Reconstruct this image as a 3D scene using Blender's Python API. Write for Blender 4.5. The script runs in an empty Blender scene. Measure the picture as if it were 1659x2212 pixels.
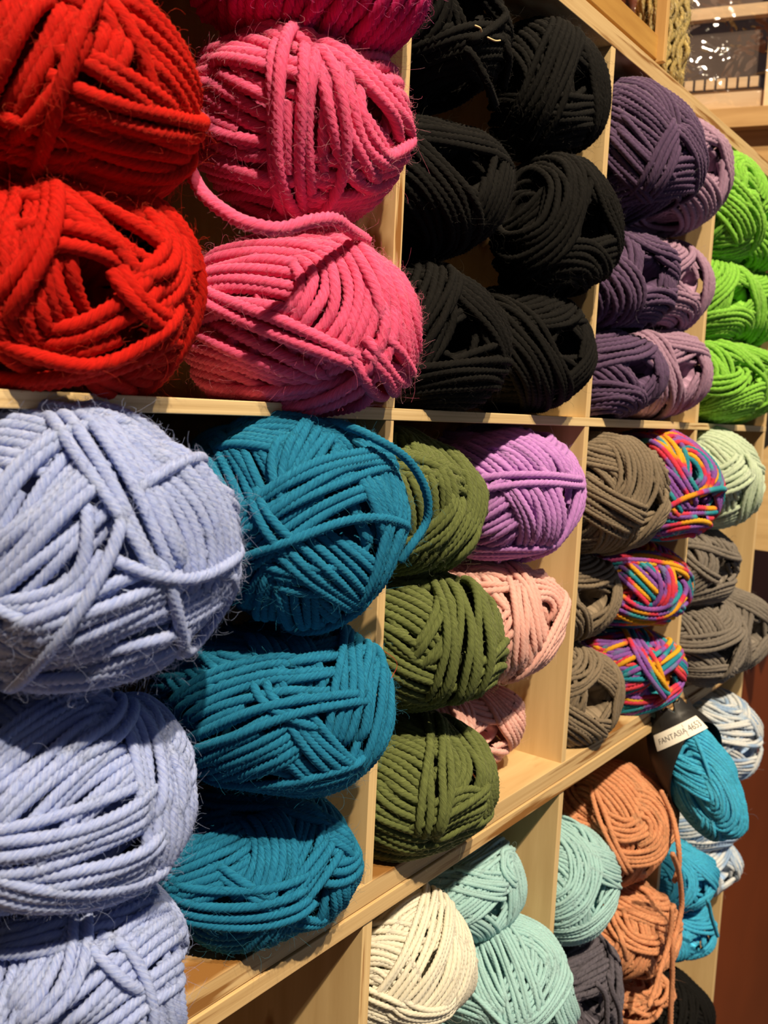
import bpy, math, random
import numpy as np
from mathutils import Vector, Matrix

# ------------------------------------------------------------------ camera
ZO = 1.45                                   # height of the middle shelf above the floor
SC = bpy.context.scene
COL = SC.collection
cam_d = bpy.data.cameras.new('camera')
cam = bpy.data.objects.new('camera', cam_d); COL.objects.link(cam)
RT = Vector((0.60608515, -0.7940722, 0.04593622)); UP = Vector((0.06090324, 0.10391292, 0.99271995))
FW = Vector((0.79306468, 0.59887515, -0.11134165))
cam.matrix_world = Matrix(((RT.x, UP.x, -FW.x, 0), (RT.y, UP.y, -FW.y, -.263), (RT.z, UP.z, -FW.z, ZO - .0008), (0, 0, 0, 1)))
cam_d.sensor_fit = 'VERTICAL'; cam_d.sensor_height = 36.0
cam_d.lens = 36.0 * 1976.05 / 2212.0
cam_d.clip_start = .01
cam_d.dof.use_dof = True; cam_d.dof.focus_distance = .43; cam_d.dof.aperture_fstop = cam_d.lens / 1.7
SC.camera = cam

# ------------------------------------------------------------------ light and exposure
SC.view_settings.view_transform = 'Standard'; SC.view_settings.look = 'None'
SC.view_settings.gamma = 1.0; SC.view_settings.use_curve_mapping = False
SC.view_settings.exposure = 0.0
world = bpy.data.worlds.new('shop_ambience'); SC.world = world; world.use_nodes = True
world.node_tree.nodes['Background'].inputs[0].default_value = (.86, .88, 1.0, 1)
world.node_tree.nodes['Background'].inputs[1].default_value = .08

def spot(name, loc, target, power, colour, radius, size=50):
    d = bpy.data.lights.new(name, 'SPOT'); d.energy = power; d.color = colour
    d.shadow_soft_size = radius; d.spot_size = math.radians(size); d.spot_blend = .5
    o = bpy.data.objects.new(name, d); COL.objects.link(o); o.location = loc
    o.rotation_euler = (Vector(target) - Vector(loc)).to_track_quat('-Z', 'Y').to_euler()
    return o
TGT = (.6, 0, ZO - .05)
spot('track_spot', (-.75, -1.95, ZO + 3.0), TGT, 940, (1, .81, .56), .035)
spot('second_track_spot', (-.15, -2.05, ZO + 3.0), TGT, 330, (1, .81, .56), .035)
fd = bpy.data.lights.new('cool_fill', 'AREA'); fd.energy = 3.0; fd.color = (.62, .70, 1.0); fd.size = 1.2  # added cool fill without a visible source, tints the shaded sides bluish
fo = bpy.data.objects.new('cool_fill', fd); COL.objects.link(fo); fo.location = (1.2, -2.0, ZO - .5)
fo.rotation_euler = (Vector((.5, 0, ZO)) - fo.location).to_track_quat('-Z', 'Y').to_euler()

SC.cycles.max_bounces = 7; SC.cycles.diffuse_bounces = 4; SC.cycles.glossy_bounces = 2; SC.cycles.transparent_max_bounces = 8

# ------------------------------------------------------------------ helpers
def mesh_np(name, V, F, mat, parent=None, uv=None, smooth=True, cols=None):
    """V (n,3) world-local, F (m,k) faces of one size or list of such arrays."""
    me = bpy.data.meshes.new(name)
    Fs = F if isinstance(F, list) else [F]
    V = np.asarray(V, np.float32)
    loops = np.concatenate([f.ravel() for f in Fs]).astype(np.int32)
    tot = np.concatenate([np.full(len(f), f.shape[1], np.int32) for f in Fs])
    start = np.concatenate([[0], np.cumsum(tot)[:-1]]).astype(np.int32)
    me.vertices.add(len(V)); me.vertices.foreach_set('co', V.ravel())
    me.loops.add(len(loops)); me.loops.foreach_set('vertex_index', loops)
    me.polygons.add(len(tot)); me.polygons.foreach_set('loop_start', start)
    me.polygons.foreach_set('loop_total', tot)
    me.polygons.foreach_set('use_smooth', np.full(len(tot), smooth))
    if uv is not None:
        l = me.uv_layers.new(name='UVMap'); l.data.foreach_set('uv', np.asarray(uv, np.float32)[loops].ravel())
    me.update(calc_edges=True); me.validate()
    me.materials.append(mat)
    o = bpy.data.objects.new(name, me); COL.objects.link(o)
    if parent is not None: o.parent = parent
    return o

def empty(name, loc):
    o = bpy.data.objects.new(name, None); COL.objects.link(o); o.location = loc; o.empty_display_size = .02
    return o

def tag(o, label=None, cat=None, group=None, kind=None):
    if label: o['label'] = label
    if cat: o['category'] = cat
    if group: o['group'] = group
    if kind: o['kind'] = kind
    return o

def box(name, lo, hi, mat, parent=None, bev=.0004, off=(0, 0, 0)):
    """bevelled box between two world corners (z measured from the middle shelf)"""
    import bmesh
    bm = bmesh.new(); bmesh.ops.create_cube(bm, size=1)
    lo = Vector(lo); hi = Vector(hi)
    for v in bm.verts:
        v.co = Vector((lo.x + (v.co.x + .5) * (hi.x - lo.x), lo.y + (v.co.y + .5) * (hi.y - lo.y), lo.z + (v.co.z + .5) * (hi.z - lo.z)))
    if bev: bmesh.ops.bevel(bm, geom=list(bm.edges), offset=bev, segments=2, affect='EDGES', profile=.5)
    return from_bm(name, bm, mat, parent, off)

def from_bm(name, bm, mat, parent=None, off=(0, 0, 0)):
    me = bpy.data.meshes.new(name)
    c = Vector((0, 0, 0))
    bm.to_mesh(me); bm.free(); me.materials.append(mat)
    o = bpy.data.objects.new(name, me); COL.objects.link(o)
    if parent is not None: o.parent = parent; o.matrix_parent_inverse = Matrix.Translation(-parent.location)
    else: o.location = (0, 0, 0)
    return o

# ------------------------------------------------------------------ materials
class NT:
    def __init__(s, name):
        s.m = bpy.data.materials.new(name); s.m.use_nodes = True; s.t = s.m.node_tree
        s.b = s.t.nodes['Principled BSDF']
    def n(s, kind, **kw):
        x = s.t.nodes.new(kind)
        for k, v in kw.items():
            if k.startswith('i_'):
                x.inputs[int(k[2:])].default_value = v
            else: setattr(x, k, v)
        return x
    def l(s, a, b): s.t.links.new(a, b)

def ramp(nt, stops, interp='LINEAR'):
    r = nt.n('ShaderNodeValToRGB'); r.color_ramp.interpolation = interp
    e = r.color_ramp.elements
    while len(e) < len(stops): e.new(.5)
    for k, (p, c) in enumerate(stops): e[k].position = p; e[k].color = (*c, 1)
    return r

def wood(name, axis, pale, dark, stain=(.30, .14, .035), stain_amt=.0, ply=True, rough=.55):
    """axis: direction of the grain, plies stacked across the thickness"""
    nt = NT(name)
    tc = nt.n('ShaderNodeTexCoord')
    sc = {'x': (6, 60, 420), 'z': (420, 60, 6), 'xf': (7, 90, 90), 'zf': (90, 90, 7)}[axis]
    mp = nt.n('ShaderNodeMapping'); mp.inputs['Scale'].default_value = sc
    nt.l(tc.outputs['Object'], mp.inputs[0])
    no = nt.n('ShaderNodeTexNoise'); no.inputs['Scale'].default_value = 1.0; no.inputs['Detail'].default_value = 5; no.inputs['Roughness'].default_value = .6
    nt.l(mp.outputs[0], no.inputs['Vector'])
    r = ramp(nt, [(.25, dark), (.62, pale)])
    nt.l(no.outputs['Fac'], r.inputs[0])
    out = r.outputs[0]
    if stain_amt > 0:
        mp2 = nt.n('ShaderNodeMapping'); mp2.inputs['Scale'].default_value = {'x': (7, 20, 130), 'z': (130, 20, 9), 'xf': (10, 30, 30), 'zf': (30, 30, 10)}[axis]
        nt.l(tc.outputs['Object'], mp2.inputs[0])
        n2 = nt.n('ShaderNodeTexNoise'); n2.inputs['Scale'].default_value = 1.0; n2.inputs['Detail'].default_value = 4
        nt.l(mp2.outputs[0], n2.inputs['Vector'])
        r2 = nt.n('ShaderNodeMapRange'); r2.inputs[1].default_value = .70 - stain_amt * .2; r2.inputs[2].default_value = .76 - stain_amt * .2
        nt.l(n2.outputs['Fac'], r2.inputs[0])
        mx = nt.n('ShaderNodeMix', data_type='RGBA'); nt.l(r2.outputs[0], mx.inputs[0]); nt.l(out, mx.inputs[6]); mx.inputs[7].default_value = (*stain, 1)
        out = mx.outputs[2]
    nt.l(out, nt.b.inputs['Base Color']); nt.b.inputs['Roughness'].default_value = rough
    nt.b.inputs['Specular IOR Level'].default_value = .3
    bp = nt.n('ShaderNodeBump'); bp.inputs['Strength'].default_value = .25; bp.inputs['Distance'].default_value = .0004
    nt.l(no.outputs['Fac'], bp.inputs['Height']); nt.l(bp.outputs[0], nt.b.inputs['Normal'])
    return nt.m

def plain(name, col, rough=.6, spec=.3, noise=0.0, scale=60):
    nt = NT(name); nt.b.inputs['Base Color'].default_value = (*col, 1); nt.b.inputs['Roughness'].default_value = rough
    nt.b.inputs['Specular IOR Level'].default_value = spec
    if noise:
        no = nt.n('ShaderNodeTexNoise'); no.inputs['Scale'].default_value = scale; no.inputs['Detail'].default_value = 4
        tc = nt.n('ShaderNodeTexCoord'); nt.l(tc.outputs['Object'], no.inputs['Vector'])
        r = ramp(nt, [(.3, tuple(c * (1 - noise) for c in col)), (.7, tuple(min(1, c * (1 + noise)) for c in col))])
        nt.l(no.outputs['Fac'], r.inputs[0]); nt.l(r.outputs[0], nt.b.inputs['Base Color'])
    return nt.m

SSS = .5
def yarn_mat(name, col, alt=None, vary=.25, sheen=.35, bump_ply=True, multi=None, seg=.09, spec=.12, rough=.8):
    """UV: u = metres along the strand, v = 0..1 around it following the twist"""
    nt = NT(name); uv = nt.n('ShaderNodeUVMap')
    mp = nt.n('ShaderNodeMapping'); mp.inputs['Scale'].default_value = (230, 26, 1); nt.l(uv.outputs[0], mp.inputs[0])
    no = nt.n('ShaderNodeTexNoise'); no.inputs['Scale'].default_value = 1.0; no.inputs['Detail'].default_value = 3; nt.l(mp.outputs[0], no.inputs['Vector'])
    if multi:
        sx = nt.n('ShaderNodeSeparateXYZ'); nt.l(uv.outputs[0], sx.inputs[0])
        n2 = nt.n('ShaderNodeTexNoise', noise_dimensions='1D'); n2.inputs['Scale'].default_value = 1 / seg; n2.inputs['Detail'].default_value = 0
        nt.l(sx.outputs[0], n2.inputs['W'])
        r = ramp(nt, multi, 'LINEAR'); nt.l(n2.outputs['Fac'], r.inputs[0]); base = r.outputs[0]
    else:
        base = None
    a = alt or tuple(c * (1 - 1.5 * vary) for c in col)
    r1 = ramp(nt, [(.38, a), (.62, tuple(min(1, c * (1 + vary * .5)) for c in col))]); nt.l(no.outputs['Fac'], r1.inputs[0])
    out = r1.outputs[0]
    if multi:
        bw = nt.n('ShaderNodeMapRange'); bw.inputs[1].default_value = .3; bw.inputs[2].default_value = .7; bw.inputs[3].default_value = .75; bw.inputs[4].default_value = 1.1
        nt.l(no.outputs['Fac'], bw.inputs[0])
        mx = nt.n('ShaderNodeVectorMath', operation='SCALE'); nt.l(base, mx.inputs[0]); nt.l(bw.outputs[0], mx.inputs['Scale']); out = mx.outputs[0]
    nt.l(out, nt.b.inputs['Base Color'])
    nt.b.inputs['Roughness'].default_value = rough; nt.b.inputs['Specular IOR Level'].default_value = spec
    nt.b.inputs['Sheen Weight'].default_value = sheen; nt.b.inputs['Sheen Roughness'].default_value = .45
    nt.l(out, nt.b.inputs['Sheen Tint'])
    bp = nt.n('ShaderNodeBump'); bp.inputs['Strength'].default_value = .9; bp.inputs['Distance'].default_value = .0006
    nt.l(no.outputs['Fac'], bp.inputs['Height']); nt.l(bp.outputs[0], nt.b.inputs['Normal'])
    nt.b.inputs['Subsurface Weight'].default_value = SSS; nt.b.inputs['Subsurface Radius'].default_value = (1, .9, .8); nt.b.inputs['Subsurface Scale'].default_value = .003
    return nt.m

BALLS = {
    'R1': (0.1841, 0.0305, 0.1014, 0.0486, 0.0582, 0.0398),
    'R2': (0.1853, 0.0297, 0.0336, 0.0487, 0.0584, 0.0352),
    'M1': (0.2957, 0.0163, 0.1812, 0.0503, 0.0610, 0.0397),
    'P1': (0.2989, 0.0192, 0.1156, 0.0451, 0.0507, 0.0405),
    'P2': (0.2988, 0.0146, 0.0340, 0.0474, 0.0557, 0.0392),
    'K1': (0.4013, 0.0403, 0.1954, 0.0490, 0.0556, 0.0388),
    'K2': (0.5160, 0.0193, 0.1953, 0.0443, 0.0368, 0.0388),
    'K3': (0.4032, 0.0354, 0.1137, 0.0493, 0.0566, 0.0358),
    'K4': (0.5175, 0.0081, 0.1130, 0.0457, 0.0402, 0.0427),
    'K5': (0.4033, 0.0322, 0.0376, 0.0494, 0.0573, 0.0398),
    'K6': (0.5090, 0.0324, 0.0390, 0.0496, 0.0571, 0.0387),
    'A1': (0.6237, 0.0185, 0.1821, 0.0504, 0.0601, 0.0495),
    'A2': (0.6240, 0.0273, 0.0985, 0.0498, 0.0583, 0.0368),
    'A3': (0.6238, 0.0299, 0.0309, 0.0498, 0.0578, 0.0331),
    'B1': (0.7279, 0.0296, 0.1927, 0.0501, 0.0575, 0.0446),
    'B2': (0.7279, 0.0356, 0.1071, 0.0497, 0.0563, 0.0364),
    'B3': (0.7282, 0.0320, 0.0357, 0.0498, 0.0571, 0.0383),
    'G1': (0.8384, 0.0318, 0.1863, 0.0502, 0.0567, 0.0515),
    'G2': (0.8399, 0.0317, 0.1094, 0.0499, 0.0572, 0.0387),
    'G3': (0.8411, 0.0223, 0.0373, 0.0500, 0.0595, 0.0384),
    'G4': (0.9443, 0.0339, 0.1905, 0.0500, 0.0565, 0.0443),
    'G5': (0.9447, 0.0336, 0.1120, 0.0499, 0.0567, 0.0394),
    'G6': (0.9452, 0.0286, 0.0408, 0.0499, 0.0579, 0.0404),
    'L1': (0.1881, 0.0127, -0.0528, 0.0506, 0.0609, 0.0491),
    'L2': (0.1844, 0.0268, -0.1417, 0.0490, 0.0588, 0.0399),
    'L3': (0.1840, 0.0275, -0.2162, 0.0487, 0.0584, 0.0383),
    'T1': (0.2930, 0.0168, -0.0532, 0.0501, 0.0604, 0.0465),
    'T2': (0.2941, 0.0198, -0.1357, 0.0499, 0.0599, 0.0369),
    'T3': (0.2925, 0.0295, -0.2141, 0.0481, 0.0568, 0.0308),
    'O1': (0.4013, 0.0379, -0.0513, 0.0491, 0.0561, 0.0412),
    'O2': (0.4051, 0.0261, -0.1254, 0.0497, 0.0586, 0.0377),
    'O3': (0.4049, 0.0255, -0.2075, 0.0497, 0.0587, 0.0382),
    'V1': (0.5083, 0.0327, -0.0510, 0.0496, 0.0569, 0.0430),
    'PP1': (0.5077, 0.0365, -0.1331, 0.0495, 0.0562, 0.0395),
    'PP2': (0.5083, 0.0606, -0.2062, 0.0482, 0.0539, 0.0254),
    'N1': (0.6237, 0.0228, -0.0540, 0.0500, 0.0591, 0.0446),
    'N2': (0.6205, 0.0460, -0.1346, 0.0492, 0.0539, 0.0339),
    'N3': (0.6208, 0.0401, -0.2047, 0.0495, 0.0555, 0.0425),
    'MC1': (0.7293, 0.0186, -0.0523, 0.0500, 0.0601, 0.0456),
    'MC2': (0.7281, 0.0326, -0.1351, 0.0498, 0.0569, 0.0362),
    'MC3': (0.7280, 0.0318, -0.2101, 0.0498, 0.0571, 0.0384),
    'MI': (0.8407, 0.0176, -0.0489, 0.0500, 0.0603, 0.0476),
    'GR1': (0.8400, 0.0288, -0.1316, 0.0499, 0.0579, 0.0398),
    'GR2': (0.8410, 0.0192, -0.2023, 0.0501, 0.0602, 0.0416),
    'GR3': (0.9452, 0.0206, -0.2090, 0.0501, 0.0598, 0.0452),
    'W': (0.4039, 0.0309, -0.3082, 0.0494, 0.0577, 0.0388),
    'Q1': (0.5050, 0.0496, -0.3154, 0.0480, 0.0529, 0.0346),
    'Q2': (0.5096, 0.0137, -0.3761, 0.0492, 0.0566, 0.0430),
    'W2': (0.4026, 0.0406, -0.3950, 0.0468, 0.0533, 0.0330),
    'Q3': (0.6200, 0.0331, -0.3525, 0.0507, 0.0576, 0.0470),
    'DG': (0.6215, 0.0260, -0.4396, 0.0504, 0.0586, 0.0415),
    'PE1': (0.7255, 0.0284, -0.3440, 0.0508, 0.0584, 0.0509),
    'PE2': (0.7281, 0.0194, -0.4337, 0.0497, 0.0591, 0.0375),
    'PE3': (0.7328, 0.0123, -0.4915, 0.0396, 0.0495, 0.0159),
    'BL1': (0.7494, -0.0360, -0.2857, 0.0265, 0.0600, 0.0285),
    'BL2': (0.8405, 0.0225, -0.4281, 0.0488, 0.0574, 0.0314),
    'BL3': (0.8425, 0.0178, -0.4854, 0.0459, 0.0553, 0.0237),
    'LB1': (0.9449, 0.0223, -0.3197, 0.0504, 0.0599, 0.0480),
    'LB2': (0.9450, 0.0295, -0.4083, 0.0496, 0.0572, 0.0363),
    'LB3': (0.9459, 0.0271, -0.4630, 0.0486, 0.0565, 0.0306),
    'R3': (0.1860, 0.0280, 0.1870, 0.0490, 0.0580, 0.0420),
    'K7': (0.8150, 0.0000, -0.5550, 0.0500, 0.0500, 0.0450),
}
BANDS = {
'P1': '6,-742,394,542,-871,-75,486,-790,-544,285 6,-1000,12,12,-949,-277,-151,-819,-503,-275 3,-904,112,-413,-834,-184,-520,-707,-452,-544 6,-544,541,-641,-575,-91,-813,-287,-405,-868 5,-554,-794,250,-188,-982,10,601,-738,-307 2,-943,-111,314,-872,-445,203,-591,-793,148 5,-657,-748,90,-620,-718,-316,-347,-538,-768 5,-265,-648,-714,42,-767,-640,598,-711,-370 3,-435,-899,-51,-269,-906,-326,65,-880,-471 1,-533,-831,159,-445,-879,-172,-175,-514,-840 1,-704,-534,467,-826,-540,-163,-173,-316,-933',
'P2': '8,-929,275,-249,-870,-254,-423,-504,-577,-642 5,-595,405,695,-422,-216,880,-61,-681,729 6,-941,141,307,-879,-312,361,-708,-629,320 6,-457,-735,501,-502,-848,171,-619,-764,-181 5,-14,-818,574,24,-996,90,392,-789,-472 4,-663,184,-726,-564,-259,-784,-255,-636,-728 2,-949,213,234,-750,-632,-193,54,-907,-417 2,-166,-986,-10,-255,-816,-519,-492,-253,-833 3,-175,-916,-360,129,-862,-490,477,-716,-510 1,-442,-110,-890,-131,-279,-951,-7,-701,-713',
'R1': '8,-63,-991,114,363,-928,-78,738,-605,-299 3,-196,-953,230,-64,-996,-67,65,-945,-319 9,-497,-858,130,-606,-766,-214,-648,-578,-497 4,-312,-908,-280,-115,-933,-341,224,-886,-405 6,-323,-754,-572,3,-806,-592,734,-551,-396 5,-191,-478,-857,152,-531,-834,704,-461,-540 3,-605,-493,-625,-518,-558,-648,-358,-665,-656 1,-235,-914,330,-396,-903,-169,-493,-706,-509 1,-261,-924,281,-404,-831,-383,-330,-446,-832',
'R2': '5,-533,-538,653,-683,-710,171,-724,-674,-147 4,-457,-589,666,-600,-745,290,-705,-694,-145 6,-262,-653,710,-73,-826,559,306,-900,311 3,429,-653,625,453,-820,351,172,-985,14 4,-604,-785,139,-568,-817,-97,-433,-816,-384 4,-705,-682,-197,-650,-676,-346,-573,-689,-443 3,-341,-826,-448,-164,-918,-361,128,-980,-153 2,-50,-993,-104,40,-985,-167,205,-956,-208 4,-511,-388,-767,-250,-650,-717,193,-831,-521 2,-523,-813,258,-419,-871,254,-285,-929,236 2,-459,-730,505,-548,-790,276,-695,-704,-144 2,-83,-741,-666,79,-674,-735,477,-411,-777 2,-575,-452,-682,-301,-769,-564,289,-926,-241 1,-721,-562,-406,-553,-686,-473,-276,-817,-506 2,421,-662,620,662,-733,156,560,-498,-662',
'L1': '7,-623,-77,778,-538,-307,785,-404,-543,736 5,-140,-344,928,126,-441,888,449,-543,710 8,-38,-865,501,112,-959,262,158,-984,-83 6,-435,-632,641,-613,-627,481,-805,-576,142 6,-372,-805,462,-663,-729,171,-876,-438,-203 2,-321,-546,774,-639,-507,579,-871,-459,175 3,-400,-875,271,-546,-833,-87,-783,-573,-244 4,-859,-441,-261,-744,-586,-322,-629,-668,-397 7,-575,-690,-439,-365,-871,-330,-76,-968,-240 4,-583,-375,-721,-321,-644,-695,119,-797,-592 2,-502,-865,-23,-471,-878,-89,-519,-839,-164 4,-290,-482,827,-294,-788,541,-129,-989,68 1,-112,-857,503,66,-819,570,428,-653,625 1,-115,-990,-76,-20,-950,-311,195,-784,-589 1,428,-894,-133,512,-749,-421,140,-848,-512 1,-280,-960,32,-43,-999,-17,487,-873,44 1,-382,-878,288,-586,-774,-241,-612,-276,-741',
'T1': '8,-778,0,629,-861,-305,407,-862,-487,141 4,-561,-137,817,-343,-400,850,-78,-632,771 3,-681,-214,700,-599,-407,689,-494,-550,674 6,-266,-628,731,-448,-671,591,-584,-683,438 4,165,-677,717,228,-825,518,146,-971,190 5,-111,-914,390,-84,-969,233,-33,-995,97 2,-568,-497,657,-666,-537,517,-721,-601,344 6,-739,-334,-586,-791,-446,-419,-754,-644,-133 4,-561,-439,-701,-673,-564,-478,-708,-641,-297 4,-377,-570,-730,-517,-642,-567,-615,-683,-395 3,-708,-654,-268,-623,-726,-292,-495,-808,-319 5,-640,-768,21,-462,-872,-165,-18,-877,-480 4,-902,-415,-117,-695,-695,185,-250,-873,419 3,-923,-386,12,-662,-664,348,381,-755,534 2,-802,-575,162,-776,-626,76,-734,-679,-11 3,99,-995,17,40,-941,-335,32,-821,-570 2,32,-821,-570,-94,-704,-704,-226,-518,-825 1,-896,-371,-245,-689,-724,32,339,-940,43',
'T2': '5,-852,-24,523,-843,-270,465,-704,-537,466 7,-345,-379,859,-422,-540,728,-522,-694,497 5,-522,-694,497,-345,-790,507,-69,-844,532 5,414,-606,679,-62,-911,408,-207,-977,47 4,618,-640,457,278,-946,165,125,-947,-295 5,-978,-125,166,-834,-387,393,-579,-646,497 5,-644,-753,137,-522,-848,-93,-254,-889,-381 6,-864,-32,-502,-882,-442,-164,-740,-671,52 4,-645,-3,-764,-608,-581,-540,-164,-895,-414 2,-700,-606,378,-653,-710,263,-606,-767,214 2,-981,-160,-107,-784,-587,202,-202,-919,339',
'T3': '8,-751,23,659,-582,-213,785,-315,-362,877 6,-951,-182,248,-792,-413,449,-506,-530,681 5,748,-305,590,738,-551,389,73,-888,454 4,143,-343,928,211,-704,678,410,-833,372 6,50,-690,722,-288,-826,485,-576,-810,114 5,-313,-498,809,-429,-705,565,-617,-766,182 4,-262,356,897,-148,-161,976,266,-663,700 4,-895,-306,-324,-745,-575,-340,-553,-800,-235 2,-757,-571,318,-717,-642,270,-672,-709,215 3,44,-910,411,-390,-915,101,-548,-698,-461 3,-966,-257,18,-792,-608,44,-430,-896,114',
'L2': '6,-340,-153,928,-364,-418,832,-365,-567,739 4,-116,-346,931,-2,-504,864,86,-666,741 8,265,-659,704,240,-828,507,165,-980,111 5,711,-308,632,695,-503,514,544,-753,372 7,-25,-604,796,-435,-633,640,-720,-564,405 6,-78,-830,553,-443,-832,333,-683,-730,-24 7,-676,-720,-156,-380,-918,-111,44,-998,-49 4,-754,-588,-292,-521,-752,-404,224,-789,-572 2,335,-534,776,72,-729,680,-132,-777,615',
'L3': '6,-386,-238,891,46,-567,823,807,-527,266 4,-203,-667,717,105,-747,656,529,-661,532 4,-254,-456,853,-381,-595,708,-599,-637,484 4,-561,-326,761,-448,-430,784,-315,-508,802 5,380,-816,436,-25,-894,448,-321,-886,335 3,769,-144,623,817,-319,481,798,-559,225 2,-170,-552,816,-290,-701,651,-500,-752,430 1,-42,-818,574,47,-933,357,85,-988,130 1,-187,-770,610,-147,-844,516,-87,-894,440',
'M1': '11,-604,-327,-727,-473,-198,-858,-231,-102,-968 9,-65,-774,-629,-7,-539,-842,543,-85,-835 7,413,-777,-475,388,-606,-694,593,-220,-774',
'O1': '7,-309,-535,786,-398,-628,669,-424,-729,537 3,-649,-483,589,-451,-714,536,0,-917,399 3,-715,-532,454,-508,-753,418,-267,-915,302 4,355,-571,740,344,-859,379,187,-970,-158 7,-499,-799,335,-465,-878,-117,-391,-773,-500 5,-103,-994,-21,-304,-902,-307,-473,-696,-541 4,-493,-439,-751,-411,-662,-628,-391,-773,-500 4,245,-914,-322,143,-821,-553,180,-634,-752',
'O2': '6,-548,-156,822,-224,-372,901,-3,-644,765 8,-892,-366,265,-761,-648,5,-541,-827,-152 6,-766,-289,574,-693,-559,454,-577,-770,273 4,-282,-774,567,-496,-813,306,-625,-775,90 4,381,-255,889,472,-510,719,505,-743,439 5,363,-773,520,166,-981,100,275,-897,-345 4,353,-916,-191,-107,-969,-223,-287,-876,-387 6,-9,-680,733,-277,-917,287,-312,-847,-430',
'O3': '10,-718,-251,649,-644,-489,588,-562,-685,464 6,-923,-370,111,-811,-583,-57,-607,-772,-189 6,575,-342,743,377,-640,669,144,-930,338 4,-122,-662,739,-138,-779,611,-325,-856,401 3,-137,-984,111,-364,-922,134,-497,-865,75 4,38,-999,-3,-308,-950,-57,-533,-829,-172 3,261,-371,891,-370,-722,584,-592,-806,-23',
'V1': '9,-701,-162,694,-709,-383,593,-660,-625,416 6,-444,-414,794,-349,-634,690,-177,-912,370 7,-893,-349,-284,-833,-536,-142,-710,-704,31 4,-693,-706,149,-575,-802,-163,-408,-760,-506 4,-480,-855,196,-394,-915,-80,-290,-870,-398 3,-674,-130,-727,-565,-465,-682,-165,-775,-610 4,276,-957,89,111,-916,-385,100,-577,-810 2,-915,-353,197,-649,-712,267,179,-954,239',
'PP1': '4,-489,-142,861,-348,-365,863,-268,-567,779 5,-660,-542,520,-657,-635,407,-630,-736,248 4,-620,-771,143,-701,-713,-12,-735,-666,-130 5,-188,-788,586,136,-878,458,231,-935,267 2,-675,-420,607,-543,-568,618,-243,-704,668 3,-429,-691,582,-555,-806,206,-509,-824,-250 3,-62,-423,904,-273,-757,593,-243,-969,-43 2,443,-822,358,-120,-987,-111,-366,-719,-591',
'A1': '6,-599,-209,773,-577,-580,575,-551,-810,201 8,-877,-258,405,-815,-540,209,-624,-779,-54 6,-951,-310,20,-812,-526,-254,-485,-696,-529 4,-433,-891,138,-565,-799,-204,-557,-633,-537 4,-261,-950,174,40,-996,-85,353,-863,-362',
'MC1': '7,-704,-185,686,-784,-542,302,-628,-772,-94 5,-70,-321,945,199,-666,719,71,-959,275 3,-203,-704,681,-159,-855,494,-280,-940,196 4,-618,-514,-595,-469,-704,-534,136,-785,-605 2,-543,-248,802,-634,-622,459,-505,-863,21 1,-800,-548,-245,-606,-795,-27,246,-965,89',
'MC2': '4,-791,-117,600,-548,-522,653,65,-896,440 5,-800,-435,413,-757,-616,219,-668,-743,35 4,-475,-791,386,-509,-852,119,-561,-811,-169 3,-912,-320,-257,-608,-690,-393,-162,-986,32 1,-829,-174,531,-605,-546,580,265,-941,211',
'MC3': '5,-610,-8,792,-520,-209,828,-370,-347,862 6,-772,-396,497,-645,-498,580,-481,-589,650 4,372,-405,835,397,-584,708,386,-760,523 4,-469,-786,402,-100,-847,522,387,-748,540 3,-62,-192,979,-578,-629,520,-268,-955,-127',
'N1': '5,-620,-236,749,-517,-425,743,-351,-624,699 4,-790,-298,536,-756,-416,506,-685,-550,478 5,-143,-780,609,-115,-946,302,75,-996,55 7,-397,-576,715,-456,-805,378,-632,-769,-94 6,-935,-352,29,-778,-606,-166,-496,-800,-339 2,92,-995,-27,-241,-789,-565,-143,-383,-912',
'MI': '6,-647,-293,704,-555,-651,518,-396,-917,43 4,-785,-304,539,-772,-599,211,-622,-768,-153 4,-821,-570,22,-720,-683,124,-590,-769,246 5,-164,-959,230,-224,-963,-149,28,-824,-566 2,-799,-577,-167,-684,-724,-85,-516,-856,41',
'W': '8,-624,-320,713,-255,-396,882,180,-453,873 5,-683,-402,610,-578,-518,630,-450,-657,605 5,-767,-464,443,-703,-569,425,-646,-681,346 7,496,-626,602,180,-880,440,-151,-964,218 7,11,-901,434,-212,-967,141,-442,-882,-162 6,390,-488,781,-267,-765,586,-735,-678,32 2,-871,-470,144,-801,-592,87,-713,-701,11 3,-678,-734,-36,-460,-874,-156,-194,-969,-151',
'Q2': '8,-295,106,949,33,-215,976,151,-753,640 12,-371,-106,922,-569,-424,704,-683,-683,260 6,-594,2,805,-787,-259,560,-818,-469,334 4,-974,36,223,-927,-225,301,-882,-385,273 4,203,-860,468,-135,-935,329,-441,-887,139 2,-873,-167,458,-828,-476,296,-753,-645,129',
'Q1': '5,-386,-564,730,47,-620,783,660,-463,591 5,-604,-559,568,-450,-745,493,-213,-888,408 3,244,-728,640,7,-809,588,21,-898,440',
'PE1': '9,-390,140,910,-525,-348,777,-590,-659,466 5,123,-44,992,-21,-584,811,-35,-906,422 4,-881,-288,375,-802,-505,318,-630,-679,377 5,-342,-706,620,-344,-897,276,-518,-855,19 3,-873,-485,-49,-676,-729,-109,-378,-923,77 2,-715,-28,699,-893,-402,201,-792,-584,-178',
'PE2': '2,163,4,987,603,-210,770,587,-299,752 4,-442,-244,863,-382,-521,763,-91,-770,631 3,-684,-241,688,-753,-574,323,-389,-883,262',
'BL1': '6,-583,408,703,-385,154,910,-184,-168,969 8,-959,205,-195,-993,37,113,-897,-123,424 7,-454,-234,-860,-421,-473,-774,-675,-668,-312 5,-690,-241,683,-664,-503,553,-713,-639,288 1,-574,352,739,-641,166,749,-719,-74,691',
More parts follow.
